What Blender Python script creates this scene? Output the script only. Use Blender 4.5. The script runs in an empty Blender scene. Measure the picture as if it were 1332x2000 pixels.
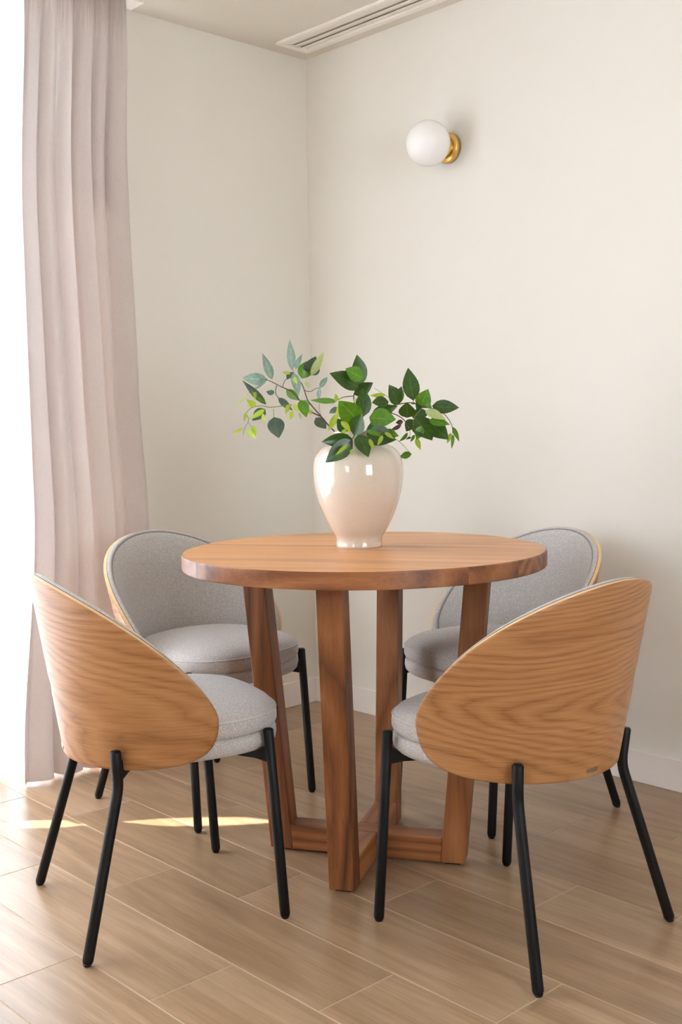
import bpy, bmesh, math, random
from mathutils import Vector, Matrix, noise
random.seed(7)
S = bpy.context.scene
COL = S.collection

# ------------------------------------------------------------------ camera, light, exposure
YAW, PITCH, ROLL = math.radians(46.947), math.radians(-4.360), math.radians(-0.912)
CAM = Vector((3.2220, -2.8627, 1.0673))
fw = Vector((-math.sin(YAW)*math.cos(PITCH), math.cos(YAW)*math.cos(PITCH), math.sin(PITCH)))
rt = fw.cross(Vector((0, 0, 1))).normalized(); up = rt.cross(fw)
r2 = math.cos(ROLL)*rt + math.sin(ROLL)*up; u2 = -math.sin(ROLL)*rt + math.cos(ROLL)*up
cd = bpy.data.cameras.new('camera'); cam = bpy.data.objects.new('camera', cd); COL.objects.link(cam)
cd.sensor_fit = 'VERTICAL'; cd.sensor_height = 36; cd.lens = 2179.37/2000*36; cd.clip_start = 0.02
cam.matrix_world = Matrix(((r2.x, u2.x, -fw.x, CAM.x), (r2.y, u2.y, -fw.y, CAM.y), (r2.z, u2.z, -fw.z, CAM.z), (0, 0, 0, 1)))
S.camera = cam

W = bpy.data.worlds.new('sky'); S.world = W; W.use_nodes = True
W.node_tree.nodes['Background'].inputs[0].default_value = (0.82, 0.91, 1.0, 1)
W.node_tree.nodes['Background'].inputs[1].default_value = 13.0

sd = bpy.data.lights.new('sun', 'SUN'); sd.energy = 18; sd.angle = math.radians(0.6); sd.color = (1, 0.95, 0.88)
sun = bpy.data.objects.new('sun', sd); COL.objects.link(sun)
SUN_AZ, SUN_EL = math.radians(47), math.radians(50)
sdir = Vector((math.cos(SUN_AZ)*math.cos(SUN_EL), math.sin(SUN_AZ)*math.cos(SUN_EL), -math.sin(SUN_EL)))
sun.rotation_euler = sdir.to_track_quat('-Z', 'Y').to_euler()
sun.location = (-3, -5, 5)

S.view_settings.view_transform = 'Standard'; S.view_settings.look = 'None'
S.view_settings.gamma = 1; S.view_settings.use_curve_mapping = False
S.view_settings.exposure = 0.36
S.cycles.max_bounces = 14; S.cycles.diffuse_bounces = 8; S.cycles.transparent_max_bounces = 16
S.cycles.sample_clamp_indirect = 6; S.cycles.use_denoising = True
S.cycles.caustics_reflective = False; S.cycles.caustics_refractive = False

# ------------------------------------------------------------------ node helpers
def lin(c):
    return tuple((x/12.92 if x <= 0.04045 else ((x+0.055)/1.055)**2.4) for x in (v/255 for v in c)) + (1,)
def new_mat(name):
    m = bpy.data.materials.new(name); m.use_nodes = True
    nt = m.node_tree; b = nt.nodes['Principled BSDF']
    return m, nt, b
def nd(nt, typ, **kw):
    n = nt.nodes.new(typ)
    for k, v in kw.items():
        if k.startswith('i_'):
            key = k[2:]; key = int(key) if key.isdigit() else key
            n.inputs[key].default_value = v
        else: setattr(n, k, v)
    return n
def ramp(nt, fac, stops):
    n = nt.nodes.new('ShaderNodeValToRGB'); e = n.color_ramp.elements
    while len(e) < len(stops): e.new(0.5)
    for el, (p, c) in zip(e, stops): el.position = p; el.color = c
    nt.links.new(fac, n.inputs[0]); return n.outputs[0]
def mixc(nt, fac, a, b, blend='MIX'):
    n = nd(nt, 'ShaderNodeMix', data_type='RGBA', blend_type=blend)
    for s, v in ((n.inputs[0], fac), (n.inputs[6], a), (n.inputs[7], b)):
        if hasattr(v, 'is_output'): nt.links.new(v, s)
        else: s.default_value = v
    return n.outputs[2]
def mth(nt, op, a, b=None):
    n = nd(nt, 'ShaderNodeMath', operation=op)
    for s, v in ((n.inputs[0], a), (n.inputs[1], b)):
        if v is None: continue
        if hasattr(v, 'is_output'): nt.links.new(v, s)
        else: s.default_value = v
    return n.outputs[0]
def bump(nt, b, h, st, dist=0.002):
    n = nd(nt, 'ShaderNodeBump', i_Strength=st, i_Distance=dist)
    nt.links.new(h, n.inputs['Height']); nt.links.new(n.outputs[0], b.inputs['Normal'])

def paint(name, rgb, rough=0.6, spec=0.3):
    m, nt, b = new_mat(name)
    tc = nd(nt, 'ShaderNodeTexCoord'); n = nd(nt, 'ShaderNodeTexNoise', i_Scale=260.0, i_Detail=3.0)
    nt.links.new(tc.outputs['Object'], n.inputs['Vector'])
    b.inputs['Base Color'].default_value = lin(rgb); b.inputs['Roughness'].default_value = rough
    b.inputs['Specular IOR Level'].default_value = spec
    bump(nt, b, n.outputs[0], 0.06, 0.001); return m

M = {}
M['wall'] = paint('cream_wall_paint', (227, 223, 214), 0.75)
M['taupe'] = paint('taupe_wall_paint', (180, 168, 152), 0.75)
M['ceil'] = paint('ceiling_paint', (218, 212, 201), 0.8)
M['trim'] = paint('white_trim_paint', (236, 230, 224), 0.45)
M['vent'] = paint('white_vent_enamel', (240, 234, 226), 0.4)
M['slot'] = paint('vent_slot', (196, 188, 176), 0.7)
M['alu'] = paint('white_aluminium', (238, 238, 238), 0.35)
M['grout'] = paint('pale_grout', (190, 170, 147), 0.85)
M['balcony'] = paint('balcony_concrete', (225, 220, 212), 0.8)

def wood(name, axis, dark, mid, light, k_rings=40, field=5.0, stretch=0.15, grad=1.0, rough=0.45, uvname=None, rand=0.0, rstr=0.6, fine=0.35, fscale=220, broad=0.5):
    """axis: local axis the grain runs along; the figure is the contour lines of a smooth stretched field"""
    m, nt, b = new_mat(name); L = nt.links.new
    src = nd(nt, 'ShaderNodeUVMap', uv_map=uvname).outputs[0] if uvname else nd(nt, 'ShaderNodeTexCoord').outputs['Object']
    oi = nd(nt, 'ShaderNodeObjectInfo')
    off = nd(nt, 'ShaderNodeVectorMath', operation='SCALE'); off.inputs[0].default_value = (13.1, 7.7, 19.3)
    L(oi.outputs['Random'], off.inputs['Scale'])
    ad = nd(nt, 'ShaderNodeVectorMath', operation='ADD'); L(src, ad.inputs[0]); L(off.outputs[0], ad.inputs[1])
    mp = nd(nt, 'ShaderNodeMapping'); L(ad.outputs[0], mp.inputs[0])
    sc = [1, 1, 1]; sc[axis] = stretch; mp.inputs['Scale'].default_value = sc
    n1 = nd(nt, 'ShaderNodeTexNoise', i_Scale=field, i_Detail=1.0, i_Roughness=0.35); L(mp.outputs[0], n1.inputs['Vector'])
    sp = nd(nt, 'ShaderNodeSeparateXYZ'); L(src, sp.inputs[0])
    g = mth(nt, 'MULTIPLY', sp.outputs[1 if axis == 0 else 0], grad)
    n4 = nd(nt, 'ShaderNodeTexNoise', i_Scale=field*9, i_Detail=2.0); L(mp.outputs[0], n4.inputs['Vector'])
    fld = mth(nt, 'ADD', mth(nt, 'ADD', n1.outputs[0], g), mth(nt, 'MULTIPLY', n4.outputs[0], 0.03))
    fr = mth(nt, 'PINGPONG', mth(nt, 'MULTIPLY', fld, k_rings), 1.0)
    fr = mth(nt, 'POWER', fr, 0.7)
    mp2 = nd(nt, 'ShaderNodeMapping'); L(ad.outputs[0], mp2.inputs[0])
    sc2 = [1, 1, 1]; sc2[axis] = 0.035; mp2.inputs['Scale'].default_value = sc2
    n2 = nd(nt, 'ShaderNodeTexNoise', i_Scale=fscale, i_Detail=4.0, i_Roughness=0.65); L(mp2.outputs[0], n2.inputs['Vector'])
    n3 = nd(nt, 'ShaderNodeTexNoise', i_Scale=field*2.2, i_Detail=4.0, i_Roughness=0.6); L(mp.outputs[0], n3.inputs['Vector'])
    f = mth(nt, 'ADD', 0.5, mth(nt, 'MULTIPLY', mth(nt, 'SUBTRACT', fr, 0.58), rstr))
    f = mth(nt, 'ADD', f, mth(nt, 'MULTIPLY', mth(nt, 'SUBTRACT', n2.outputs[0], 0.5), fine))
    f = mth(nt, 'ADD', f, mth(nt, 'MULTIPLY', mth(nt, 'SUBTRACT', n3.outputs[0], 0.5), broad))
    if rand: f = mth(nt, 'ADD', f, mth(nt, 'MULTIPLY', mth(nt, 'SUBTRACT', oi.outputs['Random'], 0.5), rand))
    c = ramp(nt, f, [(0.15, lin(dark)), (0.5, lin(mid)), (0.85, lin(light))])
    L(c, b.inputs['Base Color'])
    b.inputs['Roughness'].default_value = rough; b.inputs['Specular IOR Level'].default_value = 0.4
    bump(nt, b, n2.outputs[0], 0.10, 0.001)
    return m
M['tile'] = wood('wood_look_porcelain', 0, (118, 92, 67), (156, 127, 96), (186, 158, 128), 14, 9.0, 0.10, 0.0, 0.29, rand=0.22, rstr=0.14, fine=0.5, fscale=190, broad=0.6)
M['tile'].node_tree.nodes['Principled BSDF'].inputs['Specular IOR Level'].default_value = 0.65
M['ash'] = wood('ash_veneer', 0, (108, 68, 37), (164, 114, 70), (186, 140, 95), 88, 3.4, 0.20, 0.30, 0.42, uvname='grain', rstr=0.25, fine=0.6, fscale=300, broad=0.35)
M['ashedge'] = wood('ash_ply_edge', 0, (196, 154, 108), (218, 182, 138), (232, 200, 160), 30, 5, 0.1, 1.0, 0.5, uvname='grain', rstr=0.1)
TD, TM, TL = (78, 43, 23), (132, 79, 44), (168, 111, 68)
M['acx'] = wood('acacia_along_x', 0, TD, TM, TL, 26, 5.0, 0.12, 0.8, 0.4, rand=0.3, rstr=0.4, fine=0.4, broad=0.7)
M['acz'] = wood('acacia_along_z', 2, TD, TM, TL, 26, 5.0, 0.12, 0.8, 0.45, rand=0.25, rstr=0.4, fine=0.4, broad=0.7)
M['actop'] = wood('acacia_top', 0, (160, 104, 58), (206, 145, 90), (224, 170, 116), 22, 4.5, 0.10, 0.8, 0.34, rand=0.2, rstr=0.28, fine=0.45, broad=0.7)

def fabric(name, c1, c2, scale=900, rough=0.95, bs=0.5, uv=None):
    m, nt, b = new_mat(name); L = nt.links.new
    tc = nd(nt, 'ShaderNodeTexCoord')
    n = nd(nt, 'ShaderNodeTexNoise', i_Scale=scale, i_Detail=2.0, i_Roughness=0.7); L(tc.outputs['Object'], n.inputs['Vector'])
    v = nd(nt, 'ShaderNodeTexVoronoi', i_Scale=scale*0.45); L(tc.outputs['Object'], v.inputs['Vector'])
    f = mth(nt, 'ADD', mth(nt, 'MULTIPLY', n.outputs[0], 0.6), mth(nt, 'MULTIPLY', v.outputs['Distance'], 0.4))
    L(ramp(nt, f, [(0.3, lin(c1)), (0.65, lin(c2))]), b.inputs['Base Color'])
    b.inputs['Roughness'].default_value = rough; b.inputs['Specular IOR Level'].default_value = 0.15
    b.inputs['Sheen Weight'].default_value = 0.15
    bump(nt, b, f, bs, 0.0015); return m
M['grey'] = fabric('grey_woven_fabric', (148, 142, 137), (202, 197, 193))
M['pipe'] = fabric('grey_piping', (120, 115, 112), (150, 145, 142))
M['pipel'] = fabric('pale_seam', (176, 172, 168), (206, 202, 198))

def simple(name, rgb, rough=0.4, metal=0.0, spec=0.5):
    m, nt, b = new_mat(name)
    tc = nd(nt, 'ShaderNodeTexCoord'); n = nd(nt, 'ShaderNodeTexNoise', i_Scale=300.0, i_Detail=2.0)
    nt.links.new(tc.outputs['Object'], n.inputs['Vector'])
    b.inputs['Base Color'].default_value = lin(rgb); b.inputs['Metallic'].default_value = metal
    b.inputs['Specular IOR Level'].default_value = spec
    nt.links.new(ramp(nt, n.outputs[0], [(0.3, (rough*0.9,)*3+(1,)), (0.7, (min(1, rough*1.1),)*3+(1,))]), b.inputs['Roughness'])
    return m
M['black'] = simple('black_powder_coat', (9, 8, 8), 0.5, 0.0, 0.25)
M['brass'] = simple('brushed_brass', (230, 190, 112), 0.33, 1.0)
M['steel'] = simple('brushed_steel', (170, 160, 150), 0.35, 1.0)
M['opal'] = simple('opal_glass', (246, 245, 243), 0.25)
M['stem'] = simple('brown_twig', (78, 58, 38), 0.7)
M['gstem'] = simple('green_twig', (120, 128, 70), 0.6)

m, nt, b = new_mat('ivory_glaze'); M['glaze'] = m
tc = nd(nt, 'ShaderNodeTexCoord')
n = nd(nt, 'ShaderNodeTexNoise', i_Scale=14.0, i_Detail=6.0); nt.links.new(tc.outputs['Object'], n.inputs['Vector'])
v = nd(nt, 'ShaderNodeTexVoronoi', feature='DISTANCE_TO_EDGE', i_Scale=38.0)
wv = nd(nt, 'ShaderNodeMix', data_type='VECTOR'); wv.inputs[0].default_value = 0.06
nt.links.new(tc.outputs['Object'], wv.inputs[4]); nt.links.new(n.outputs[1], wv.inputs[5]); nt.links.new(wv.outputs[1], v.inputs['Vector'])
crk = ramp(nt, v.outputs['Distance'], [(0.0, lin((198, 185, 168))), (0.012, lin((209, 198, 182)))])
nt.links.new(mixc(nt, mth(nt, 'MULTIPLY', n.outputs[0], 0.35), crk, lin((201, 188, 171))), b.inputs['Base Color'])
b.inputs['Roughness'].default_value = 0.07; b.inputs['Coat Weight'].default_value = 0.6; b.inputs['Coat Roughness'].default_value = 0.03

def cloth(name, rgb, transl, transp=0.0, rough=1.0, weave=500):
    m, nt, b = new_mat(name); L = nt.links.new
    tc = nd(nt, 'ShaderNodeTexCoord'); mp = nd(nt, 'ShaderNodeMapping'); mp.inputs['Scale'].default_value = (1, 1, 0.15)
    L(tc.outputs['Object'], mp.inputs[0])
    n = nd(nt, 'ShaderNodeTexNoise', i_Scale=weave, i_Detail=2.0); L(mp.outputs[0], n.inputs['Vector'])
    c = ramp(nt, n.outputs[0], [(0.3, tuple(x*0.93 for x in lin(rgb)[:3])+(1,)), (0.7, lin(rgb))])
    d = nd(nt, 'ShaderNodeBsdfDiffuse'); t = nd(nt, 'ShaderNodeBsdfTranslucent'); mx = nd(nt, 'ShaderNodeMixShader', i_0=transl)
    L(c, d.inputs[0]); L(c, t.inputs[0]); L(d.outputs[0], mx.inputs[1]); L(t.outputs[0], mx.inputs[2])
    out = nt.nodes['Material Output']; last = mx.outputs[0]
    if transp:
        tr = nd(nt, 'ShaderNodeBsdfTransparent'); m2 = nd(nt, 'ShaderNodeMixShader', i_0=transp)
        L(last, m2.inputs[1]); L(tr.outputs[0], m2.inputs[2]); last = m2.outputs[0]
    L(last, out.inputs['Surface']); return m
M['drape'] = cloth('blush_linen', (205, 194, 189), 0.14)
M['sheer'] = cloth('white_sheer', (220, 223, 230), 0.66, 0.0, weave=900)

m = bpy.data.materials.new('clear_pane'); m.use_nodes = True; nt = m.node_tree; M['glass'] = m
tr = nd(nt, 'ShaderNodeBsdfTransparent'); gl = nd(nt, 'ShaderNodeBsdfGlossy', i_Roughness=0.02); fx = nd(nt, 'ShaderNodeMixShader', i_0=0.06)
nt.links.new(tr.outputs[0], fx.inputs[1]); nt.links.new(gl.outputs[0], fx.inputs[2]); nt.links.new(fx.outputs[0], nt.nodes['Material Output'].inputs['Surface'])

def leafmat(name, c1, c2, rough=0.4, trans=0.25):
    m, nt, b = new_mat(name); L = nt.links.new
    tc = nd(nt, 'ShaderNodeUVMap', uv_map='leaf')
    sx = nd(nt, 'ShaderNodeSeparateXYZ'); L(tc.outputs[0], sx.inputs[0])
    vein = mth(nt, 'ABSOLUTE', sx.outputs[0])
    side = mth(nt, 'PINGPONG', mth(nt, 'MULTIPLY', mth(nt, 'SUBTRACT', sx.outputs[1], mth(nt, 'MULTIPLY', vein, 0.25)), 9), 1.0)
    f = mth(nt, 'ADD', mth(nt, 'MULTIPLY', side, 0.25), mth(nt, 'LESS_THAN', vein, 0.05))
    n = nd(nt, 'ShaderNodeTexNoise', i_Scale=40.0); tco = nd(nt, 'ShaderNodeTexCoord'); L(tco.outputs['Object'], n.inputs['Vector'])
    f2 = mth(nt, 'ADD', mth(nt, 'MULTIPLY', f, 0.45), mth(nt, 'MULTIPLY', n.outputs[0], 0.6))
    c = ramp(nt, f2, [(0.2, lin(c1)), (0.8, lin(c2))])
    L(c, b.inputs['Base Color']); b.inputs['Roughness'].default_value = rough
    t = nd(nt, 'ShaderNodeBsdfTranslucent'); L(c, t.inputs[0])
    mx = nd(nt, 'ShaderNodeMixShader', i_0=trans); L(b.outputs[0], mx.inputs[1]); L(t.outputs[0], mx.inputs[2])
    L(mx.outputs[0], nt.nodes['Material Output'].inputs['Surface'])
    bump(nt, b, f, 0.2, 0.001); return m
LM = {'d': leafmat('dark_leaf', (38, 68, 20), (72, 108, 34), 0.28, 0.2),
      'b': leafmat('green_leaf', (72, 122, 24), (116, 164, 44), 0.34, 0.35),
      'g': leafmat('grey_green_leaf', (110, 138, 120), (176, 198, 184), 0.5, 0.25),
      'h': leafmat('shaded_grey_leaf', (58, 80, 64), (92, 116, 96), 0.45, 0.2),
      'y': leafmat('young_leaf', (150, 176, 44), (196, 210, 80), 0.45, 0.45),
      'p': leafmat('pale_underside_leaf', (170, 190, 120), (206, 216, 166), 0.5, 0.4),
      'u': leafmat('purple_bud_leaf', (70, 50, 52), (100, 76, 74), 0.5, 0.2)}

# ------------------------------------------------------------------ mesh helpers
def mesh_obj(name, verts, faces, mat, parent=None, smooth=False, uvs=None, uvname='grain', mats=None, fmat=None):
    me = bpy.data.meshes.new(name); me.from_pydata([tuple(v) for v in verts], [], faces)
    for mm in (mats or [mat]): me.materials.append(mm)
    if fmat:
        for p_, i in zip(me.polygons, fmat): p_.material_index = i
    if smooth: me.polygons.foreach_set('use_smooth', [True]*len(me.polygons))
    if uvs is not None:
        l = me.uv_layers.new(name=uvname)
        for lp in me.loops: l.data[lp.index].uv = uvs[lp.vertex_index]
    me.update()
    o = bpy.data.objects.new(name, me); COL.objects.link(o)
    if parent: o.parent = parent
    return o
def box_data(x0, x1, y0, y1, z0, z1):
    v = [(x, y, z) for z in (z0, z1) for y in (y0, y1) for x in (x0, x1)]
    f = [(0, 2, 3, 1), (4, 5, 7, 6), (0, 1, 5, 4), (1, 3, 7, 5), (3, 2, 6, 7), (2, 0, 4, 6)]
    return v, f
def boxes(name, bs, mat, parent=None, bev=0.0):
    V, F = [], []
    for b_ in bs:
        v, f = box_data(*b_); n0 = len(V); V += v; F += [tuple(i+n0 for i in q) for q in f]
    o = mesh_obj(name, V, F, mat, parent)
    if bev: bevel(o, bev)
    return o
def bevel(o, w, seg=2):
    bm = bmesh.new(); bm.from_mesh(o.data)
    bmesh.ops.bevel(bm, geom=[e for e in bm.edges if e.calc_face_angle(0) > 0.5], offset=w, segments=seg, profile=0.5, affect='EDGES')
    bm.to_mesh(o.data); bm.free()
def tube_data(pts, rads, n=12, closed=False, caps=True):
    pts = [Vector(p) for p in pts]; V, F = [], []; k = len(pts)
    prev = None
    for i, p in enumerate(pts):
        if closed: t = (pts[(i+1) % k]-pts[i-1]).normalized()
        else: t = (pts[min(i+1, k-1)]-pts[max(i-1, 0)]).normalized()
        if prev is None: a = t.orthogonal().normalized()
        else: a = (prev - t*prev.dot(t)).normalized()
        prev = a; b_ = t.cross(a); r = rads[i] if hasattr(rads, '__len__') else rads
        for j in range(n):
            th = 2*math.pi*j/n; V.append(p + r*(a*math.cos(th)+b_*math.sin(th)))
    for i in range(k if closed else k-1):
        for j in range(n):
            i2 = (i+1) % k
            F.append((i*n+j, i*n+(j+1) % n, i2*n+(j+1) % n, i2*n+j))
    if caps and not closed:
        F.append(tuple(range(n-1, -1, -1))); F.append(tuple((k-1)*n+j for j in range(n)))
    return V, F
def tube(name, pts, rads, mat, parent=None, n=12, closed=False):
    V, F = tube_data(pts, rads, n, closed); return mesh_obj(name, V, F, mat, parent, True)
def lathe(name, prof, mat, parent=None, n=64):
    V, F = [], []
    for r, z in prof:
        for j in range(n):
            a = 2*math.pi*j/n; V.append((r*math.cos(a), r*math.sin(a), z))
    for i in range(len(prof)-1):
        for j in range(n): F.append((i*n+j, i*n+(j+1) % n, (i+1)*n+(j+1) % n, (i+1)*n+j))
    if prof[0][0] > 1e-6: F.append(tuple(range(n-1, -1, -1)))
    if prof[-1][0] > 1e-6: F.append(tuple((len(prof)-1)*n+j for j in range(n)))
    return mesh_obj(name, V, F, mat, parent, True)
def catmull(P, k=6):
    out = []; n = len(P)
    for i in range(n-1):
        a, b_, c, d = P[max(i-1, 0)], P[i], P[i+1], P[min(i+2, n-1)]
        for s in range(k):
            t = s/k
            out.append(tuple(0.5*(2*b_[q]+(c[q]-a[q])*t+(2*a[q]-5*b_[q]+4*c[q]-d[q])*t*t+(3*b_[q]-a[q]-3*c[q]+d[q])*t**3) for q in range(len(b_))))
    out.append(tuple(P[-1])); return out
def tag(o, label, cat, group=None):
    o['label'] = label; o['category'] = cat
    if group: o['group'] = group
    return o
def struct(o, label=None, cat=None):
    o['kind'] = 'structure'
    if label: o['label'] = label; o['category'] = cat or o.name.split('_')[0]
    return o
def empty(name, loc, rz=0):
    o = bpy.data.objects.new(name, None); COL.objects.link(o); o.location = loc; o.rotation_euler = (0, 0, rz)
    o.empty_display_size = 0.1; return o
def copy_tree(o, parent=None):
    c = o.copy(); COL.objects.link(c); c.parent = parent
    for ch in list(o.children): copy_tree(ch, c)
    return c

# ------------------------------------------------------------------ room shell
H, RX, RY = 2.4427, 5.4, -5.4
WY0, WY1, WZ = -1.02, -4.80, 2.40            # terrace door opening in the left wall
floor = struct(boxes('floor', [(0, RX, RY, 0, -0.10, -0.0007)], M['grout']), 'wood-look plank tiled floor with pale grout joints', 'floor')
ceiling = struct(boxes('ceiling', [(-0.25, RX+0.15, RY-0.15, 0.15, H, H+0.15)], M['ceil']), 'flat cream painted ceiling', 'ceiling')
struct(boxes('wall_right', [(-0.25, RX+0.15, 0.0, 0.15, -0.1, H)], M['wall']), 'cream painted wall carrying the globe wall lamp', 'wall')
struct(boxes('wall_left', [(-0.25, 0, WY0, 0.0, -0.1, H), (-0.25, 0, WY1, WY0, WZ, H), (-0.25, 0, RY, WY1, -0.1, H)], M['wall']), 'cream painted wall beside the curtained terrace door', 'wall')
BW = (-1.5, -2.9, 0.5, 2.2)                 # opening in the wall behind the viewer
struct(boxes('wall_back', [(RX, RX+0.15, BW[0], 0, -0.1, H), (RX, RX+0.15, RY, BW[1], -0.1, H), (RX, RX+0.15, BW[1], BW[0], BW[3], H), (RX, RX+0.15, BW[1], BW[0], -0.1, BW[2])], M['taupe']), 'taupe painted wall behind the viewer with a small window', 'wall')
FW = (2.4, 3.2, 1.0, 2.1)
struct(boxes('wall_front', [(0, FW[0], RY-0.15, RY, -0.1, H), (FW[1], RX, RY-0.15, RY, -0.1, H), (FW[0], FW[1], RY-0.15, RY, FW[3], H), (FW[0], FW[1], RY-0.15, RY, -0.1, FW[2])], M['taupe']), 'taupe painted wall behind the viewer with a wide window', 'wall')

def skirting(name, x0, x1, y0, y1, axis, hb=0.0956):
    o = boxes(name, [(x0, x1, y0, y1, 0.0, hb)], M['trim'], None, 0.003); return o
struct(skirting('baseboard_right', 0.0, RX, -0.012, 0.0, 0), 'white skirting board along the right wall', 'baseboard')
struct(skirting('baseboard_left', 0.0, 0.012, WY0, -0.012, 1), 'white skirting board along the left wall', 'baseboard')

# floor planks: rows along X, each row shifted by a third
TW, TLN, GAP = 0.2, 0.752, 0.0042
pv, pf = box_data(-TLN/2+GAP/2, TLN/2-GAP/2, -TW/2+GAP/2, TW/2-GAP/2, -0.0007, 0.0)
plank0 = mesh_obj('plank', pv, pf, M['tile'], floor)
first = True; cuts = {}
for k in range(-20, 8):                       # row k lies between y = -1.36+0.2(k-1) .. +0.2k ; k=0 is the row just in front of joint A
    y0, y1 = -1.3595+TW*(k-1), -1.3595+TW*k
    y1c = min(y1, 0.0); y0c = max(y0, RY)
    if y1c-y0c < 0.02: continue
    xs = 1.7445+0.2535*k; xs -= TLN*math.ceil(xs/TLN)
    while xs < RX:
        a, b_ = max(xs, 0.0), min(xs+TLN, RX); xs += TLN
        if b_-a < 0.02: continue
        full = b_-a > TLN-1e-4 and y1c-y0c > TW-1e-4
        if full:
            if first: o = plank0; first = False
            else: o = plank0.copy(); COL.objects.link(o)
        else:
            key = (round(b_-a, 3), round(y1c-y0c, 3))
            if key not in cuts:
                v_, f_ = box_data(-(b_-a)/2+GAP/2, (b_-a)/2-GAP/2, -(y1c-y0c)/2+GAP/2, (y1c-y0c)/2-GAP/2, -0.0007, 0.0)
                o = mesh_obj('plank', v_, f_, M['tile'], floor); cuts[key] = o
            else: o = cuts[key].copy(); COL.objects.link(o)
        o.parent = floor; o.location = ((a+b_)/2, (y0c+y1c)/2, 0)

# terrace door: frame, three leaves with panes
win = struct(empty('window_1', (-0.10, 0, 0)), 'white framed terrace sliding door behind the sheer curtain', 'window')
boxes('frame', [(-0.05, 0.05, WY0-0.05, WY0, 0, WZ), (-0.05, 0.05, WY1, WY1+0.05, 0, WZ), (-0.05, 0.05, WY1+0.05, WY0-0.05, WZ-0.05, WZ), (-0.05, 0.05, WY1+0.05, WY0-0.05, 0, 0.04)], M['alu'], win, 0.003)
n_leaf = 2; span = (WY0-0.05)-(WY1+0.05)
for i in range(n_leaf):
    a = WY0-0.05-span*i/n_leaf; b_ = a-span/n_leaf; dx = 0.02 if i % 2 else -0.02
    s = boxes('sash', [(dx-0.015, dx+0.015, a-0.06, a, 0.04, WZ-0.05), (dx-0.015, dx+0.015, b_, b_+0.06, 0.04, WZ-0.05), (dx-0.015, dx+0.015, b_+0.06, a-0.06, 0.04, 0.11), (dx-0.015, dx+0.015, b_+0.06, a-0.06, WZ-0.11, WZ-0.05)], M['alu'], win)
    boxes('pane', [(dx-0.003, dx+0.003, b_+0.06, a-0.06, 0.11, WZ-0.11)], M['glass'], s)
struct(boxes('wall_terrace', [(-1.75, -1.6, RY, 0.15, -0.06, 1.0)], M['balcony']), 'unseen pale parapet added outside to block low sky light', 'wall')  # unseen parapet, added to dim the daylight on the lower sheer
struct(boxes('floor_terrace', [(-2.2, -0.25, RY, 0.15, -0.14, -0.06)], M['balcony']), 'pale concrete terrace outside the sliding door', 'floor')
def window(name, lab, horiz, a0, a1, z0, z1, pos):
    w = struct(empty(name, (0, 0, 0)), lab, 'window')
    def bx(p0, p1, q0, q1, t):
        return (p0, p1, pos-t, pos+t, q0, q1) if horiz else (pos-t, pos+t, p0, p1, q0, q1)
    mid = (a0+a1)/2
    boxes('frame', [bx(a0, a0+.06, z0, z1, .04), bx(a1-.06, a1, z0, z1, .04), bx(a0+.06, a1-.06, z1-.06, z1, .04), bx(a0+.06, a1-.06, z0, z0+.06, .04), bx(mid-.04, mid+.04, z0+.06, z1-.06, .04)], M['alu'], w)
    for p, q in ((a0+.06, mid-.04), (mid+.04, a1-.06)): boxes('pane', [bx(p, q, z0+.06, z1-.06, .004)], M['glass'], w)
window('window_2', 'wide white framed window behind the viewer', True, FW[0], FW[1], FW[2], FW[3], RY-0.07)
window('window_3', 'small white framed window behind the viewer', False, BW[1], BW[0], BW[2], BW[3], RX+0.07)

# ------------------------------------------------------------------ ceiling slot vent
vent = tag(empty('ceiling_vent', (0.08, -0.135, H)), 'white slotted air vent set into the ceiling along the right wall', 'vent')
VL, VW = 1.9, 0.150
boxes('frame', [(0, VL, -VW/2, -VW/2+0.020, -0.010, 0), (0, VL, VW/2-0.024, VW/2, -0.010, 0), (0, 0.022, -VW/2+0.020, VW/2-0.024, -0.010, 0), (VL-0.022, VL, -VW/2+0.020, VW/2-0.024, -0.010, 0)], M['vent'], vent, 0.0015)
boxes('backing', [(0.022, VL-0.022, -VW/2+0.020, VW/2-0.024, -0.0015, 0)], M['slot'], vent)
for i, (yy, wd) in enumerate(((-0.036, 0.034), (0.001, 0.030), (0.033, 0.027))):
    v_, f_ = [], []
    for x in (0.026, VL-0.026):
        v_ += [(x, yy-wd/2, -0.009), (x, yy+wd/2, -0.0035), (x, yy+wd/2, -0.0025), (x, yy-wd/2, -0.007)]
    f_ = [(0, 1, 2, 3), (7, 6, 5, 4), (0, 4, 5, 1), (1, 5, 6, 2), (2, 6, 7, 3), (3, 7, 4, 0)]
    mesh_obj('blade', v_, f_, M['vent'], vent)

# ------------------------------------------------------------------ globe wall lamp
lamp = tag(empty('wall_lamp', (0.7155, 0.0, 1.983)), 'white opal glass globe wall lamp on a round brass plate', 'lamp')
def disc_y(name, prof, mat, parent):
    o = lathe(name, prof, mat, parent, 48)
    o.data.transform(Matrix.Rotation(math.radians(90), 4, 'X')); return o
disc_y('wall_plate', [(0.0, 0.0), (0.049, 0.0), (0.049, 0.019), (0.047, 0.022), (0.0, 0.022)], M['brass'], lamp)
disc_y('globe_holder', [(0.0, 0.02), (0.036, 0.02), (0.036, 0.048), (0.0, 0.048)], M['brass'], lamp)
gl = [(0.0001 if i in (0, 32) else 0.073*math.sin(math.pi*i/32), 0.108-0.073*math.cos(math.pi*i/32)) for i in range(33)]
disc_y('globe', gl, M['opal'], lamp)

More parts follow.
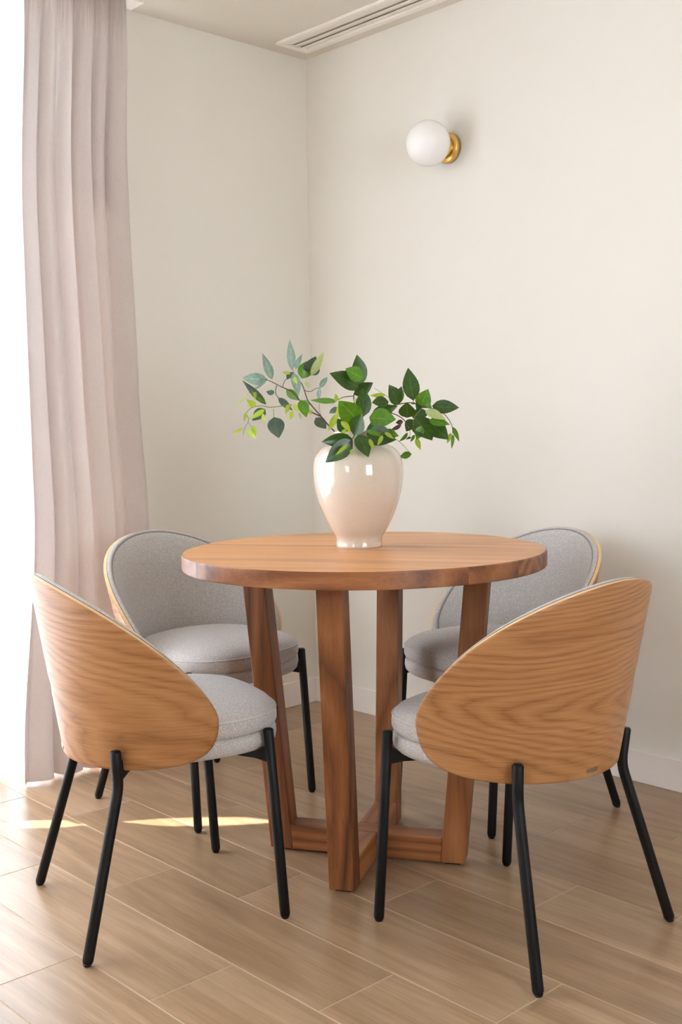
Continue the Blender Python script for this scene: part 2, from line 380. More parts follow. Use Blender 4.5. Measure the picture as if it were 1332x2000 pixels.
# ------------------------------------------------------------------ table
TC = Vector((1.268, -0.963, 0)); TA = math.radians(31.2); TR, TZ, TT = 0.4434, 0.7687, 0.0383
table = tag(empty('dining_table', TC, TA), 'round acacia dining table with crossed slanted legs', 'table')
top = None
NB = 7; bw = 2*TR/NB; RB = 0.004
for i in range(NB):
    ya, yb = -TR+bw*i, -TR+bw*(i+1)
    def arc(y0, y1, r, sgn, n):
        out = []
        for j in range(n+1):
            y = y0+(y1-y0)*j/n
            a0, a1 = math.asin(max(-1, min(1, y0/TR))), math.asin(max(-1, min(1, y1/TR)))
            a = a0+(a1-a0)*j/n
            y = TR*math.sin(a); out.append((sgn*r/TR*TR*math.cos(a)*1.0 if True else 0, y, a))
        return out
    n = 14
    right = arc(ya, yb, TR, 1, n); left = arc(yb, ya, TR, -1, n)
    loop = [(x, y) for x, y, a in right]+[(x, y) for x, y, a in left]
    # remove duplicates at the poles
    cl = []
    for p_ in loop:
        if not cl or (abs(p_[0]-cl[-1][0])+abs(p_[1]-cl[-1][1])) > 1e-5: cl.append(p_)
    if abs(cl[0][0]-cl[-1][0])+abs(cl[0][1]-cl[-1][1]) < 1e-5: cl.pop()
    V, F = [], []
    def inset(p_, d):
        r = math.hypot(*p_)
        # only the round rim gets the eased edge
        return (p_[0]*(1-d/r), p_[1]) if r > TR-1e-4 else p_
    layers = [(TZ-TT, RB), (TZ-TT+RB*0.3, RB*0.3), (TZ-TT+RB, 0), (TZ-RB, 0), (TZ-RB*0.3, RB*0.3), (TZ, RB)]
    m_ = len(cl)
    for z, d in layers: V += [(*inset(p_, d), z) for p_ in cl]
    for l in range(len(layers)-1):
        for j in range(m_): F.append((l*m_+j, l*m_+(j+1) % m_, (l+1)*m_+(j+1) % m_, (l+1)*m_+j))
    F.append(tuple(range(m_-1, -1, -1))); F.append(tuple((len(layers)-1)*m_+j for j in range(m_)))
    fm = [1]*(len(F)-1)+[0]
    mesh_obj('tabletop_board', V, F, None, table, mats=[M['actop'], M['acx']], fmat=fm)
# two frames: slanted legs and a floor beam each
LW, LU = 0.030, 0.058
ZT = TZ-TT
def slab(name, pts, halfw, along_x, mat):
    """pts: outline in (u,z); extruded +-halfw across"""
    V = []
    for s in (-halfw, halfw):
        for u_, z in pts: V.append((u_, s, z) if along_x else (-s, u_, z))
    k = len(pts); F = [tuple(range(k)), tuple(range(2*k-1, k-1, -1))]
    for j in range(k): F.append((j, j+k, (j+1) % k+k, (j+1) % k))
    o = mesh_obj(name, V, F, mat, table)
    bm = bmesh.new(); bm.from_mesh(o.data); bmesh.ops.recalc_face_normals(bm, faces=bm.faces)
    bmesh.ops.bevel(bm, geom=list(bm.edges), offset=0.0022, segments=2, profile=0.5, affect='EDGES'); bm.to_mesh(o.data); bm.free()
    return o
for ax in (True, False):
    for s in (1, -1):
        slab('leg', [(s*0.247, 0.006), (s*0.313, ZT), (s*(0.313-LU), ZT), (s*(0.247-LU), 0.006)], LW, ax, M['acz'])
xi = 0.247-LU
def beam(along_x, u0, u1):
    o = slab('floor_beam', [(u0, 0.006), (u1, 0.006), (u1, 0.068), (u0, 0.068)], LW, True, M['acx'])
    if not along_x: o.rotation_euler = (0, 0, math.pi/2)
    return o
slx = 0.066/ZT*0.062
def beam2(along_x, s0, s1):
    pts = []
    for (u_, ss) in ((s0, 0), (s1, 0), (s1, 1), (s0, 1)):
        if abs(u_) > 0.1: u_ += math.copysign(slx, u_) if ss else 0
        pts.append((u_, 0.068 if ss else 0.006))
    o = slab('floor_beam', pts, LW, True, M['acx'])
    if not along_x: o.rotation_euler = (0, 0, math.pi/2)
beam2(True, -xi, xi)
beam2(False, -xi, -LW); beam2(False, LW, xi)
# felt pads under the four feet
for ax in (0, 1):
    for s in (1, -1):
        v_ = (s*0.217, 0) if ax == 0 else (0, s*0.217)
        boxes('foot_pad', [(v_[0]-0.018, v_[0]+0.018, v_[1]-0.018, v_[1]+0.018, 0.0, 0.0065)], M['black'], table)
ib = boxes('brass_inlay', [(-0.012, 0.012, -0.003, 0.003, TZ-0.002, TZ+0.0008)], M['brass'], table)
ip = Matrix.Rotation(-TA, 3, 'Z') @ (Vector((1.616, -0.752, 0))-TC); ib.location = ip; ib.rotation_euler = (0, 0, math.radians(14))

# ------------------------------------------------------------------ chair
SH = dict(a0=0.24, a1=0.3387, b0=0.2549, b1=0.3156, yc=0.0521, Phi=1.5815, zT=0.7613, zm=0.4785, zB=0.3685, pu=1.88, qu=1.11, pl=4.87, ql=4.84)
def shell_pt(ph, z, inward=0.0):
    k = (z-0.38)/0.39
    def P(ph_, z_):
        kk = (z_-0.38)/0.39
        return Vector(((SH['a0']+(SH['a1']-SH['a0'])*kk)*math.sin(ph_), SH['yc']-(SH['b0']+(SH['b1']-SH['b0'])*kk)*math.cos(ph_), z_))
    p_ = P(ph, z)
    if inward:
        e = 1e-3; n_ = (P(ph+e, z)-P(ph-e, z)).cross(P(ph, z+e)-P(ph, z-e)).normalized()
        if n_.dot(Vector((-p_.x, SH['yc']-p_.y, 0))) < 0: n_ = -n_
        p_ = p_+n_*inward
    return p_
def egg(n=96, grow=0.0):
    """closed outline in (w, z): w = share of the wrap angle"""
    raw = []
    for i in range(2000):
        t = 2*math.pi*i/2000; w = math.copysign(abs(math.cos(t))**0.8, math.cos(t)); a = abs(w)
        if math.sin(t) >= 0: z = SH['zm']+(SH['zT']-SH['zm'])*max(0, 1-a**SH['pu'])**(1/SH['qu'])
        else: z = SH['zm']-(SH['zm']-SH['zB'])*max(0, 1-a**SH['pl'])**(1/SH['ql'])
        raw.append((w*SH['Phi']*0.27, z))
    def resample(P, n_):
        d = [0]
        for i in range(len(P)): q = P[(i+1) % len(P)]; d.append(d[-1]+math.hypot(q[0]-P[i][0], q[1]-P[i][1]))
        out = []; j = 0
        for i in range(n_):
            s = d[-1]*i/n_
            while d[j+1] < s: j += 1
            f = (s-d[j])/max(1e-9, d[j+1]-d[j]); a, b_ = P[j], P[(j+1) % len(P)]
            out.append((a[0]+(b_[0]-a[0])*f, a[1]+(b_[1]-a[1])*f))
        return out
    P = resample(raw, 400); L_ = 1.9/400; sg = 0.016/L_
    ker = [math.exp(-0.5*(k/sg)**2) for k in range(-14, 15)]; ks = sum(ker)
    Q = []
    for i in range(400):
        Q.append(tuple(sum(ker[k+14]*P[(i+k) % 400][q] for k in range(-14, 15))/ks for q in (0, 1)))
    Q = [(x*1.006, SH['zm']+(z-SH['zm'])*1.008) for x, z in Q]
    Q = resample(Q, n)
    if grow:
        out = []
        for i in range(n):
            a, b_ = Q[i-1], Q[(i+1) % n]; t = Vector((b_[0]-a[0], b_[1]-a[1])).normalized()
            out.append((Q[i][0]+t.y*grow, Q[i][1]-t.x*grow))
        Q = out
    return Q
def disk_surface(out, inward_fn, rings):
    cx, cz = 0.0, 0.52; V, UV = [], []
    for r in rings:
        for (x, z) in out:
            X, Z = cx+(x-cx)*r, cz+(z-cz)*r
            V.append(shell_pt(X/0.27, Z, inward_fn(r))); UV.append((X, Z))
    V.append(shell_pt(0, cz, inward_fn(0))); UV.append((0, cz))
    return V, UV
def disk_faces(n, k, off, flip):
    F = []
    for i in range(k-1):
        for j in range(n):
            q = (off+i*n+j, off+i*n+(j+1) % n, off+(i+1)*n+(j+1) % n, off+(i+1)*n+j)
            F.append(q[::-1] if flip else q)
    c = off+k*n
    for j in range(n):
        q = (off+(k-1)*n+j, off+(k-1)*n+(j+1) % n, c); F.append(q[::-1] if flip else q)
    return F
def fix_normals(o):
    bm = bmesh.new(); bm.from_mesh(o.data); bmesh.ops.recalc_face_normals(bm, faces=bm.faces); bm.to_mesh(o.data); bm.free()

def cushion(name, layers, mat, parent, n=72):
    """layers: (scale, z, dome) of one plan outline"""
    def plan(s, j):
        a = 2*math.pi*j/n; c, si = math.cos(a), math.sin(a)
        if si >= 0: nn, wy = 3.0, 0.232
        else: nn, wy = 2.15, 0.196
        x = 0.2205*math.copysign(abs(c)**(2/nn), c); y = wy*math.copysign(abs(si)**(2/nn), si)
        return x*s, 0.026+y*s
    V, F = [], []
    for s, z in layers:
        for j in range(n): V.append((*plan(s, j), z))
    for i in range(len(layers)-1):
        for j in range(n): F.append((i*n+j, i*n+(j+1) % n, (i+1)*n+(j+1) % n, (i+1)*n+j))
    F.append(tuple(range(n-1, -1, -1))); F.append(tuple((len(layers)-1)*n+j for j in range(n)))
    o = mesh_obj(name, V, F, mat, parent, True); o.data.polygons[-2].use_smooth = False
    return o, [Vector((*plan(1.0, j), 0)) for j in range(n)]

def make_chair():
    c = empty('dining_chair', (0, 0, 0))
    n = 120; out = egg(n)
    # plywood shell
    rings = [1.0, 0.985, 0.95, 0.88, 0.78, 0.65, 0.5, 0.34, 0.17]; k = len(rings)
    V1, U1 = disk_surface(out, lambda r: 0.0 if r < 0.99 else 0.0012, rings)
    V2, U2 = disk_surface(out, lambda r: 0.011 if r < 0.99 else 0.0098, rings)
    F = disk_faces(n, k, 0, False)+disk_faces(n, k, len(V1), True)
    fm = [0]*len(F)
    for j in range(n): F.append((j, (j+1) % n, len(V1)+(j+1) % n, len(V1)+j)); fm.append(1)
    sh = mesh_obj('back_shell', V1+V2, F, None, c, True, U1+U2, mats=[M['ash'], M['ashedge']], fmat=fm); fix_normals(sh)
    for p_ in sh.data.polygons:
        if p_.material_index == 1: p_.use_smooth = False
    # upholstered inner pad
    o2 = egg(n, 0.0005)
    pr = [1.0, 1.0, 0.995, 0.985, 0.97, 0.95, 0.9, 0.8, 0.65, 0.5, 0.34, 0.17]
    depth = [0.011, 0.017, 0.0215, 0.0235, 0.0225, 0.027, 0.031, 0.034, 0.036, 0.037, 0.037, 0.037]
    cnt = {'i': 0}
    Vp, Up = [], []
    for r, d in zip(pr, depth):
        for (x, z) in o2:
            X, Z = x*r, 0.52+(z-0.52)*r; Vp.append(shell_pt(X/0.27, Z, d)); Up.append((X, Z))
    Vp.append(shell_pt(0, 0.52, 0.037)); Up.append((0, 0.52))
    base_i = len(Vp)
    Fp = disk_faces(n, len(pr), 0, True)
    Fp.append(tuple(range(n)))
    pad = mesh_obj('back_pad', Vp, Fp[:-1], M['grey'], c, True); fix_normals(pad)
    tube('piping', [shell_pt(x*0.97/0.27, 0.52+(z-0.52)*0.97, 0.0232) for x, z in o2], 0.0022, M['pipe'], pad, 6, True)
    # seat: base layer, cushion, piping
    lo, _ = cushion('seat_base', [(0.90, 0.372), (0.955, 0.375), (0.985, 0.383), (0.995, 0.395), (0.99, 0.407), (0.965, 0.4135)], M['grey'], c)
    hi, pl = cushion('seat_cushion', [(0.95, 0.412), (0.985, 0.4165), (1.0, 0.426), (1.0, 0.440), (0.992, 0.449), (0.975, 0.456), (0.94, 0.464), (0.86, 0.473), (0.72, 0.481), (0.5, 0.486), (0.25, 0.488)], M['grey'], c)
    tube('piping', [Vector((p_.x*0.992, 0.026+(p_.y-0.026)*0.992, 0.4500)) for p_ in pl], 0.0022, M['pipel'], hi, 6, True)
    # legs
    R = 0.0113
    for s in (1, -1):
        pts = [(s*0.211, 0.186, 0.424), (s*0.211, 0.186, 0.421), (s*0.2165, 0.2142, 0.010), (s*0.2166, 0.2145, 0.003)]
        lg = tube('leg', pts, [R*0.8, R, R, R*0.8], M['black'], c, 16)
        tube('foot_cap', [(s*0.2166, 0.2145, 0.0035), (s*0.2166, 0.2145, 0.0)], [R*0.8, R*0.6], M['black'], lg, 16)
        b0, b1, b2 = Vector((s*0.183, -0.141, 0.415)), Vector((s*0.176, -0.135, 0.337)), Vector((s*0.2275, -0.2230, 0.004))
        pts = [b0, b0-Vector((0, 0, 0.003))]
        for t in (0.0, 0.25, 0.5, 0.75, 1.0):
            a, d = b1+(b0-b1).normalized()*0.022, b1+(b2-b1).normalized()*0.022
            pts.append(a*(1-t)**2+b1*2*t*(1-t)+d*t*t)
        pts += [b2+(b1-b2).normalized()*0.006, b2]
        lg = tube('leg', pts, [R*0.8]+[R]*7+[R*0.8], M['black'], c, 16)
        tube('foot_cap', [b2, b2-Vector((0, 0, 0.004))], [R*0.8, R*0.6], M['black'], lg, 16)
        # brackets welded to the under-seat frame
        for (x, y, xi_, yi) in ((0.2115, 0.186, 0.115, 0.105), (0.172, -0.130, 0.105, -0.075)):
            d = Vector((xi_-x, yi-y, 0)).normalized(); q = Vector((-d.y, d.x, 0))*0.007
            V = []
            for (l, zt, zb) in ((0.0, 0.392, 0.352), (0.030, 0.3735, 0.358), (math.hypot(xi_-x, yi-y), 0.3725, 0.362)):
                p_ = Vector((x, y, 0))+d*l
                for sg in (-1, 1):
                    for z in (zb, zt): V.append((s*(p_.x+sg*q.x), p_.y+sg*q.y, z))
            F = []
            for i in (0, 4): F += [(i, i+4, i+5, i+1), (i+2, i+3, i+7, i+6), (i+1, i+5, i+7, i+3), (i, i+2, i+6, i+4)]
            F += [(0, 1, 3, 2), (8, 10, 11, 9)]
            br = mesh_obj('bracket', V, F, M['black'], c); fix_normals(br)
    boxes('seat_frame', [(-0.125, 0.125, 0.085, 0.113, 0.358, 0.373), (-0.125, 0.125, -0.089, -0.061, 0.358, 0.373), (-0.125, -0.10, -0.061, 0.085, 0.358, 0.373), (0.10, 0.125, -0.061, 0.085, 0.358, 0.373)], M['black'], c)
    # little maker's plate low on the back of the shell
    V, F = [], []
    for i in range(5):
        ph = -0.11+(i-2)*0.03
        for z in (0.3785, 0.3865):
            for off in (-0.0012, 0.001): V.append(shell_pt(ph, z, off))
    for i in range(4):
        a = i*4; F += [(a, a+4, a+6, a+2), (a+1, a+3, a+7, a+5), (a+2, a+6, a+7, a+3), (a, a+1, a+5, a+4)]
    F += [(0, 2, 3, 1), (16, 17, 19, 18)]
    mp = mesh_obj('maker_plate', V, F, M['steel'], sh); fix_normals(mp)
    return c
chair = make_chair()
poses = [((1.134, -1.493), 73.6, 'grey and ash dining chair nearest the curtain, its back to the viewer, front left'),
         ((1.774, -1.000), 179.3, 'grey and ash dining chair with its back to the viewer, front right of the table'),
         ((0.613, -0.976), 4.1, 'grey padded dining chair against the left wall, facing the viewer beside the curtain'),
         ((1.252, -0.410), -101.8, 'grey padded dining chair behind the table, closest to the right wall')]
for i, ((x, y), a, lab) in enumerate(poses):
    o = chair if i == 0 else copy_tree(chair)
    o.location = (x, y, 0); o.rotation_euler = (0, 0, math.radians(a-90))
    tag(o, lab, 'chair', 'dining chairs around the table')

# ------------------------------------------------------------------ vase and branches
VC = Vector((1.2225, -0.9343, TZ))
vprof = [(0.0, 0.003), (0.050, 0.003), (0.052, 0.0), (0.0565, 0.0), (0.058, 0.004), (0.0572, 0.016), (0.0605, 0.028), (0.0715, 0.046), (0.087, 0.078), (0.0995, 0.110), (0.1085, 0.145), (0.1122, 0.178), (0.1115, 0.203), (0.106, 0.226), (0.094, 0.243), (0.078, 0.2535), (0.062, 0.259), (0.0545, 0.2645), (0.0535, 0.272), (0.057, 0.279), (0.0615, 0.283), (0.0625, 0.286), (0.061, 0.2875), (0.0575, 0.286), (0.0525, 0.280), (0.049, 0.272), (0.050, 0.264)]
outer = catmull(vprof[2:], 4)
inner = [(0.058, 0.254), (0.088, 0.238), (0.104, 0.20), (0.103, 0.16), (0.088, 0.10), (0.06, 0.045), (0.045, 0.02), (0.0, 0.016)]
vase = lathe('vase', vprof[:2]+outer+inner, M['glaze'], None, 72)
vase.location = VC; tag(vase, 'tall shouldered ivory glazed ceramic vase standing on the table', 'vase')
fix_normals(vase)

AX = Vector((math.cos(YAW), math.sin(YAW), 0)); AY = Vector((math.sin(YAW), -math.cos(YAW), 0))   # lateral, towards the open side of the room
PPM = 780.0
def vp(px, py, d=0.0):
    """sketch units -> metres around the vase axis; d = metres out of the middle plane"""
    sc = 1.0-d/2.79
    lx = (px-701.5+(1067-py)*0.016)/PPM*sc
    lz = (1067-py)/PPM; lz = 0.2985+(lz-0.2985)*sc
    return VC+AX*lx+AY*d+Vector((0, 0, lz))
def leaf(parent, b_, t, w, kind, roll=0.0, cup=0.12, bend=0.12, round_=0.0):
    ax = (t-b_); L = ax.length; ax.normalize()
    side = ax.cross(AY).normalized()
    nrm = side.cross(ax).normalized()
    side, nrm = side*math.cos(roll)+nrm*math.sin(roll), nrm*math.cos(roll)-side*math.sin(roll)
    w = w/max(0.55, abs(math.cos(roll)))
    V, UV, F = [], [], []; n = 7; cols = (-1, -0.5, 0, 0.5, 1)
    for i in range(n+1):
        s = i/n
        prof = (math.sin(math.pi*s**(0.80+0.1*round_)))**(0.85-0.25*round_)*(1-0.08*s)*(1-0.45*s**4)
        if i == 0: prof = 0.03
        if i == n: prof = 0.0
        c0 = b_+ax*L*s+nrm*(bend*L*math.sin(math.pi*s)*0.5)
        for q in cols:
            V.append(c0+side*(q*prof*w*0.5)+nrm*(cup*abs(q)*prof*w*0.5)); UV.append((q, s))
    m_ = len(cols)
    for i in range(n):
        for j in range(m_-1):
            a = i*m_+j
            if i == n-1: F.append((a, a+1, n*m_+2))
            else: F.append((a, a+1, a+m_+1, a+m_))
    org = VC
    o = mesh_obj('leaf', [v_-org for v_ in V], F, LM[kind], parent, True, UV, 'leaf')
    return o
def branch(label, stems, leaves):
    e = empty('leafy_branch', VC); tag(e, label, 'branch', 'branches in the vase')
    for pts, r0, r1, mk in stems:
        P = catmull([tuple(vp(*p_)-VC) if len(p_) == 3 else tuple(Vector(p_[:3])) for p_ in pts], 5)
        k = len(P); tube('stem', P, [r0+(r1-r0)*i/(k-1) for i in range(k)], M[mk], e, 7)
    for bx_, by, tx, ty, w, kind, d0, d1 in leaves:
        rr = random.uniform(-0.5, 0.5) if w > 8 else random.uniform(-0.7, 0.7)
        leaf(e, vp(bx_, by, d0), vp(tx, ty, d1), w*1.22/PPM, kind, rr, random.uniform(0.08, 0.25), random.uniform(-0.12, 0.2), 0.5 if w > 18 else 0)
def cr(crop, L):
    ox, oy, s = {1: (450, 650, 6.343), 2: (610, 680, 7.835), 3: (740, 710, 7.835)}[crop]
    return [(a/s+ox, b_/s+oy, c/s+ox, d/s+oy, w/s, k, d0, d1) for a, b_, c, d, w, k, d0, d1 in L]

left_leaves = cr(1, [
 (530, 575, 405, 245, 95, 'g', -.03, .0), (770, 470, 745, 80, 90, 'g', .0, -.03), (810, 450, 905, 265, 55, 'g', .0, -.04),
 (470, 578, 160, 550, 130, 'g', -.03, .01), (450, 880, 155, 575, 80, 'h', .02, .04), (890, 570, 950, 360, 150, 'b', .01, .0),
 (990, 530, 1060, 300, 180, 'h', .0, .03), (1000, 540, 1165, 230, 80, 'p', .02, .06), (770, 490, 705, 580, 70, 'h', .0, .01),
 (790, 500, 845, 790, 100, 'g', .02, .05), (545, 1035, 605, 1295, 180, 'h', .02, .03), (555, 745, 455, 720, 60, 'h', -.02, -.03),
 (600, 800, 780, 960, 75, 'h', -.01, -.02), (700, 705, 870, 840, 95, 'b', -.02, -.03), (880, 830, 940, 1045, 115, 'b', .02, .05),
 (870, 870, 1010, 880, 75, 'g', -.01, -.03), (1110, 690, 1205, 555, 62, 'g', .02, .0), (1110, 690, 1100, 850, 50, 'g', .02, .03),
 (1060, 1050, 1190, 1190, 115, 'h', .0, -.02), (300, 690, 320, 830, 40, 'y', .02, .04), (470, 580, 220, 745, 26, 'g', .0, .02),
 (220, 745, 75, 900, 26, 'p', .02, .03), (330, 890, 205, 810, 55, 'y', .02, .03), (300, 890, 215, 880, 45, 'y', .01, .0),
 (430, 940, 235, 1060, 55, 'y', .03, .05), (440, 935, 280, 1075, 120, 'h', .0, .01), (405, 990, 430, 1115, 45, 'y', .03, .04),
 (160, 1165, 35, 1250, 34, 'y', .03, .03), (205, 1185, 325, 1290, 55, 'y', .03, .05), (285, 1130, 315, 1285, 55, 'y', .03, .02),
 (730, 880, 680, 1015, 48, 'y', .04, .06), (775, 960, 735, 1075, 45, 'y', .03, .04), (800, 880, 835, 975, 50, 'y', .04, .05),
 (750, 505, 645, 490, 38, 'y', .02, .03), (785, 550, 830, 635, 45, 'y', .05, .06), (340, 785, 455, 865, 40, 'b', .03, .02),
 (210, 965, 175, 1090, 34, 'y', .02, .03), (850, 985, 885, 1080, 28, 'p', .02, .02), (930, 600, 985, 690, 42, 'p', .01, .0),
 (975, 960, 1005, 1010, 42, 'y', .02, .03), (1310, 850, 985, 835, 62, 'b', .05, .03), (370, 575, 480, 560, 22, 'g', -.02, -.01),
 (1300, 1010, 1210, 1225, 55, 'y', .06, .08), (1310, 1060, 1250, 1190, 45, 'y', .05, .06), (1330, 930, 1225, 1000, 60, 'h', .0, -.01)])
left_stems = [
 ([(704, 945, 0), (690, 895, 0.0), (660, 851, .01), (641, 830, .01), (628, 814, .01), (603, 784, .01), (595, 762, .005), (589, 748, .0), (572, 727, .0)], .0022, .0011, 'stem'),
 ([(628, 814, .01), (605, 802, .005), (586, 782, .0), (571, 765, -.01), (553, 756, -.01), (532, 745, -.03), (520, 740, -.02)], .0018, .0010, 'stem'),
 ([(542, 752, -.02), (540, 768, -.01), (551, 781, .0), (566, 790, .01)], .0011, .0008, 'stem'),
 ([(571, 790, .0), (551, 792, .01), (529, 794, .02), (510, 791, .02), (492, 795, .02), (483, 805, .02), (487, 818, .02), (478, 835, .03), (476, 848, .03)], .0012, .0006, 'gstem'),
 ([(535, 797, .02), (536, 814, .02)], .0008, .0007, 'gstem'),
 ([(553, 756, -.01), (557, 745, .0), (563, 738, .0)], .0009, .0007, 'stem'),
 ([(596, 763, .005), (607, 765, .01), (616, 760, .015), (626, 758, .02)], .0009, .0007, 'stem'),
 ([(487, 822, .02), (494, 835, .03), (500, 842, .03)], .0007, .0006, 'gstem'),
 ([(583, 750, .0), (577, 735, .0), (573, 722, .0)], .0009, .0007, 'gstem'),
 ([(628, 814, .01), (624, 800, .02), (624, 788, .03)], .0007, .0005, 'gstem')]
branch('thin twiggy branch with grey-green and yellow young leaves arching left from the vase', left_stems, left_leaves)

mid_leaves = cr(2, [
 (745, 590, 680, 120, 215, 'd', .0, -.03), (760, 480, 495, 330, 200, 'b', .06, .08), (700, 625, 258, 395, 230, 'd', .02, .04),
 (640, 725, 922, 545, 170, 'd', .0, .03), (770, 1060, 770, 620, 210, 'd', .05, .06), (720, 1160, 390, 810, 290, 'b', .08, .11),
 (620, 1330, 745, 1010, 210, 'd', .09, .11), (530, 1290, 375, 1080, 160, 'd', .05, .06), (430, 1120, 580, 1310, 75, 'y', .11, .13),
 (365, 830, 350, 700, 55, 'y', .06, .07), (620, 800, 720, 860, 60, 'p', .04, .06), (355, 935, 255, 1000, 60, 'h', .03, .02),
 (400, 830, 300, 1200, 45, 'y', .07, .09)])
mid_stems = [
 ([(700, 945, .0), (700, 890, .01), (697, 840, .03), (694, 805, .03), (690, 775, .03), (698, 760, .02), (705, 752, .01)], .0022, .0010, 'stem'),
 ([(690, 775, .03), (670, 777, .04), (658, 783, .05), (648, 790, .06)], .0010, .0007, 'stem'),
 ([(697, 840, .03), (708, 815, .05), (709, 800, .06)], .0010, .0008, 'stem'),
 ([(698, 850, .03), (690, 845, .07), (697, 825, .09)], .0010, .0008, 'stem')]
branch('upright branch of broad dark green leaves in the middle of the vase', mid_stems, mid_leaves)

right_leaves = cr(2, [
 (860, 1070, 1265, 1110, 260, 'b', .06, .09), (900, 1035, 1295, 905, 160, 'd', .03, .04), (1155, 835, 900, 850, 150, 'd', .03, .05),
 (1110, 735, 865, 740, 62, 'y', .0, .02), (840, 1200, 1080, 1300, 140, 'd', .06, .08)]) + cr(3, [
 (515, 590, 435, 95, 225, 'd', .0, -.02), (300, 650, 140, 345, 190, 'd', .0, .02), (270, 650, 340, 370, 140, 'd', -.01, -.02),
 (420, 850, 415, 615, 220, 'd', .03, .05), (620, 710, 740, 420, 210, 'b', .0, .01), (800, 680, 1210, 710, 185, 'd', .0, .02),
 (690, 745, 1010, 895, 120, 'p', .05, .07), (490, 830, 760, 780, 160, 'd', .01, .02), (540, 850, 800, 1200, 290, 'd', .03, .06),
 (530, 880, 405, 1060, 150, 'd', .02, .03), (740, 940, 1050, 1190, 230, 'd', .01, .03), (750, 890, 1070, 965, 120, 'b', .04, .06),
 (640, 980, 560, 1190, 120, 'b', .05, .06), (600, 600, 570, 760, 90, 'd', .0, .01),
 (430, 1075, 292, 1210, 52, 'b', .03, .04), (535, 1110, 468, 1220, 45, 'b', .04, .05), (555, 1155, 625, 1345, 68, 'y', .05, .06),
 (1085, 1090, 1030, 1250, 58, 'y', .02, .03), (1120, 1110, 1095, 1335, 48, 'b', .02, .03), (1115, 1000, 1212, 1225, 62, 'b', .02, .04),
 (335, 955, 158, 1038, 55, 'u', .02, .03), (360, 905, 245, 925, 65, 'u', .02, .01), (480, 1145, 398, 1180, 28, 'u', .04, .05),
 (720, 640, 800, 720, 60, 'b', .03, .04), (480, 640, 560, 640, 20, 'b', .0, .0)])
right_stems = [
 ([(706, 945, .0), (708, 890, .01), (712, 850, .03), (728, 822, .04), (748, 808, .03), (769, 811, .02), (786, 821, .02), (794, 832, .03)], .0022, .0009, 'stem'),
 ([(728, 822, .04), (748, 802, .03), (778, 792, .01), (806, 790, .0), (824, 798, .01), (850, 803, .01), (868, 815, .02), (880, 834, .02), (882, 850, .02)], .0016, .0007, 'stem'),
 ([(805, 790, .0), (806, 785, .0)], .0009, .0008, 'stem'),
 ([(824, 798, .01), (806, 822, .04), (808, 850, .05)], .0009, .0006, 'gstem'),
 ([(778, 792, .01), (752, 775, .0), (730, 760, .0)], .0008, .0005, 'gstem'),
 ([(794, 832, .03), (800, 848, .03), (795, 858, .03)], .0007, .0005, 'gstem')]
branch('long branch of glossy dark green leaves reaching right from the vase', right_stems, right_leaves)

low_leaves = cr(2, [
 (600, 1390, 128, 1430, 180, 'd', .09, .10), (605, 1410, 188, 1745, 230, 'd', .10, .125), (690, 1330, 845, 1675, 200, 'd', .10, .13),
 (820, 1310, 1265, 1420, 270, 'd', .08, .10), (1080, 1300, 1312, 1360, 130, 'b', .07, .08), (1060, 1340, 975, 1505, 55, 'y', .11, .12),
 (855, 1395, 925, 1565, 55, 'y', .12, .13), (525, 1470, 340, 1635, 48, 'y', .125, .135), (815, 1265, 1065, 1355, 70, 'b', .11, .12),
 (580, 1550, 605, 1645, 45, 'y', .125, .13), (500, 1240, 430, 1330, 50, 'y', .07, .08), (1090, 1300, 1240, 1410, 50, 'y', .105, .11)]) + cr(3, [(495, 1405, 315, 1440, 95, 'b', -.03, -.05)])
low_stems = [
 ([(703, 945, .0), (702, 890, .02), (700, 853, .05), (694, 848, .075), (688, 855, .095), (682, 866, .11)], .0020, .0009, 'stem'),
 ([(700, 853, .05), (705, 845, .08), (702, 852, .10)], .0010, .0008, 'gstem'),
 ([(700, 853, .05), (715, 842, .075), (735, 845, .085), (750, 850, .10)], .0010, .0007, 'gstem'),
 ([(705, 870, .0), (725, 853, -.01), (770, 858, -.02), (803, 889, -.03)], .0010, .0006, 'gstem')]
branch('short branch of dark leaves spilling over the front lip of the vase', low_stems, low_leaves)

# ------------------------------------------------------------------ curtains
track = tag(empty('curtain_track', (0, 0, H)), 'slim white ceiling track carrying the curtains', 'curtain track')
boxes('rail', [(0.050, 0.125, -5.20, -0.80, -0.018, 0.0)], M['trim'], track, 0.002)
boxes('end_cap', [(0.048, 0.127, -0.80, -0.796, -0.019, 0.0)], M['trim'], track)

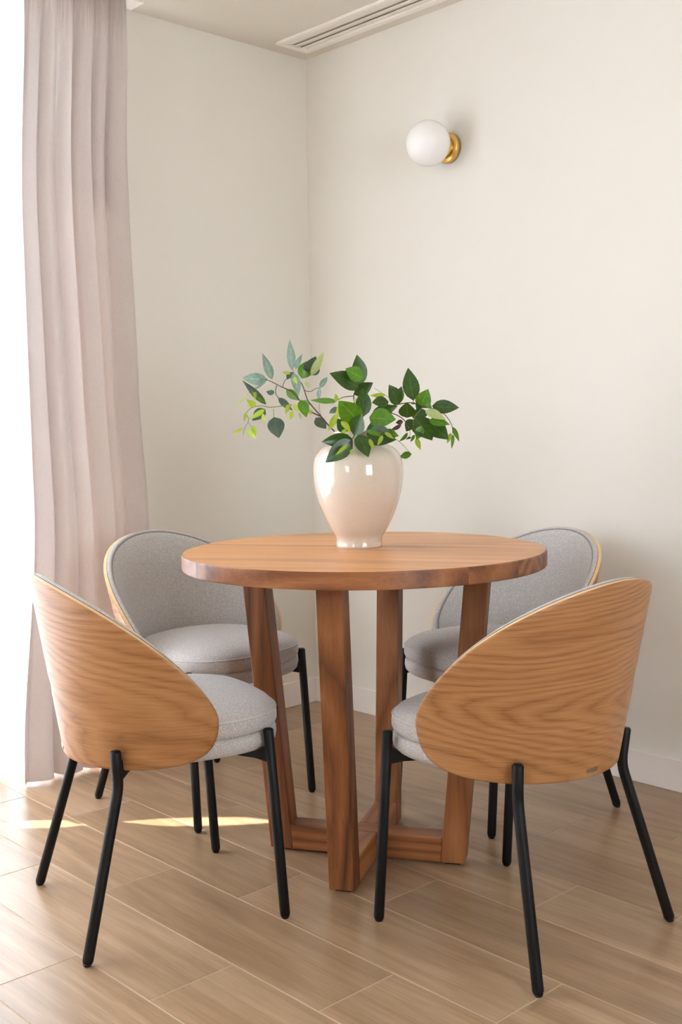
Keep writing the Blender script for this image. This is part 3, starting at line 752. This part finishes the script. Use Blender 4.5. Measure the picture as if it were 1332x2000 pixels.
def sheet(name, ny, nz, fn, mat, thick=0.0012):
    V, F = [], []
    for i in range(nz+1):
        for j in range(ny+1): V.append(fn(j/ny, i/nz))
    w = ny+1
    for i in range(nz):
        for j in range(ny): F.append((i*w+j, i*w+j+1, (i+1)*w+j+1, (i+1)*w+j))
    o = mesh_obj(name, V, F, mat, None, True); return o
ZH = H-0.018
def lerp_tab(t, tab):
    for (a, va), (b_, vb) in zip(tab, tab[1:]):
        if t <= b_:
            f = (t-a)/(b_-a); f = f*f*(3-2*f); return va+(vb-va)*f
    return tab[-1][1]
def drape_fn(u, v):
    # v 0 top .. 1 floor ; u 0 right (towards the corner) .. 1 left
    z = ZH-(ZH-0.008)*v
    yr = lerp_tab(v, [(0, -0.865), (0.25, -0.900), (0.5, -0.885), (0.7, -0.86), (1.0, -0.83)])
    yl = lerp_tab(v, [(0, -1.215), (0.3, -1.265), (0.65, -1.265), (1.0, -1.335)])
    h = min(1.0, v/0.02)
    gather = math.exp(-(v/0.035)**2)
    amp = 0.012+0.024*min(1, v*4)
    uu = u+0.10*math.sin(math.pi*u)*(-0.4+v*0.9)
    ph = 2*math.pi*6.0*uu
    f = 0.62*math.sin(ph+0.5)+0.28*math.sin(ph*0.5+1.3+1.1*v)+0.20*math.sin(ph*1.63+2.0-1.4*v)
    x = 0.118+amp*f*1.15+0.035*v*v*(0.4+0.6*u)
    x += gather*0.006*math.sin(2*math.pi*34*u)
    y = yr+(yl-yr)*u+0.012*min(1, v*4)*math.cos(ph+0.5)
    x += 0.002*noise.noise(Vector((u*9, v*5, 3.1)))
    return (x, y, z)
drape = sheet('drape_curtain', 300, 110, drape_fn, M['drape'])
tag(drape, 'floor-length blush linen drape gathered at the ceiling track', 'curtain')
def sheer_fn(x0, y0, y1, nf, seed, edge):
    def fn(u, v):
        z = ZH-0.002-(ZH-0.012)*v
        y = y0+(y1-y0)*u
        amp = 0.008+0.009*min(1, v*3)
        ph = 2*math.pi*nf*u+0.8*noise.noise(Vector((u*5, v*1.2, seed)))
        x = x0+amp*(0.8*math.sin(ph)+0.3*math.sin(ph*0.5+seed))
        e = edge(u, z)
        return (x, y+e, z)
    return fn
def gap_open(z):
    g = 0.0
    for c, s, a in ((0.74, 0.12, 0.11), (1.25, 0.23, 0.11)): g += a*math.exp(-((z-c)/s)**4)
    return g
s1 = sheet('sheer_curtain', 180, 60, sheer_fn(0.036, -1.15, -1.925, 10, 1.7, lambda u, z: gap_open(z)*0.5*u**6), M['sheer'])
tag(s1, 'white sheer curtain panel next to the blush drape', 'curtain', 'sheer curtain panels')
s2 = sheet('sheer_curtain', 420, 60, sheer_fn(0.092, -1.855, -4.90, 34, 4.2, lambda u, z: -gap_open(z)*0.5*(1-u)**20), M['sheer'])
tag(s2, 'white sheer curtain panel further along the terrace door', 'curtain', 'sheer curtain panels')
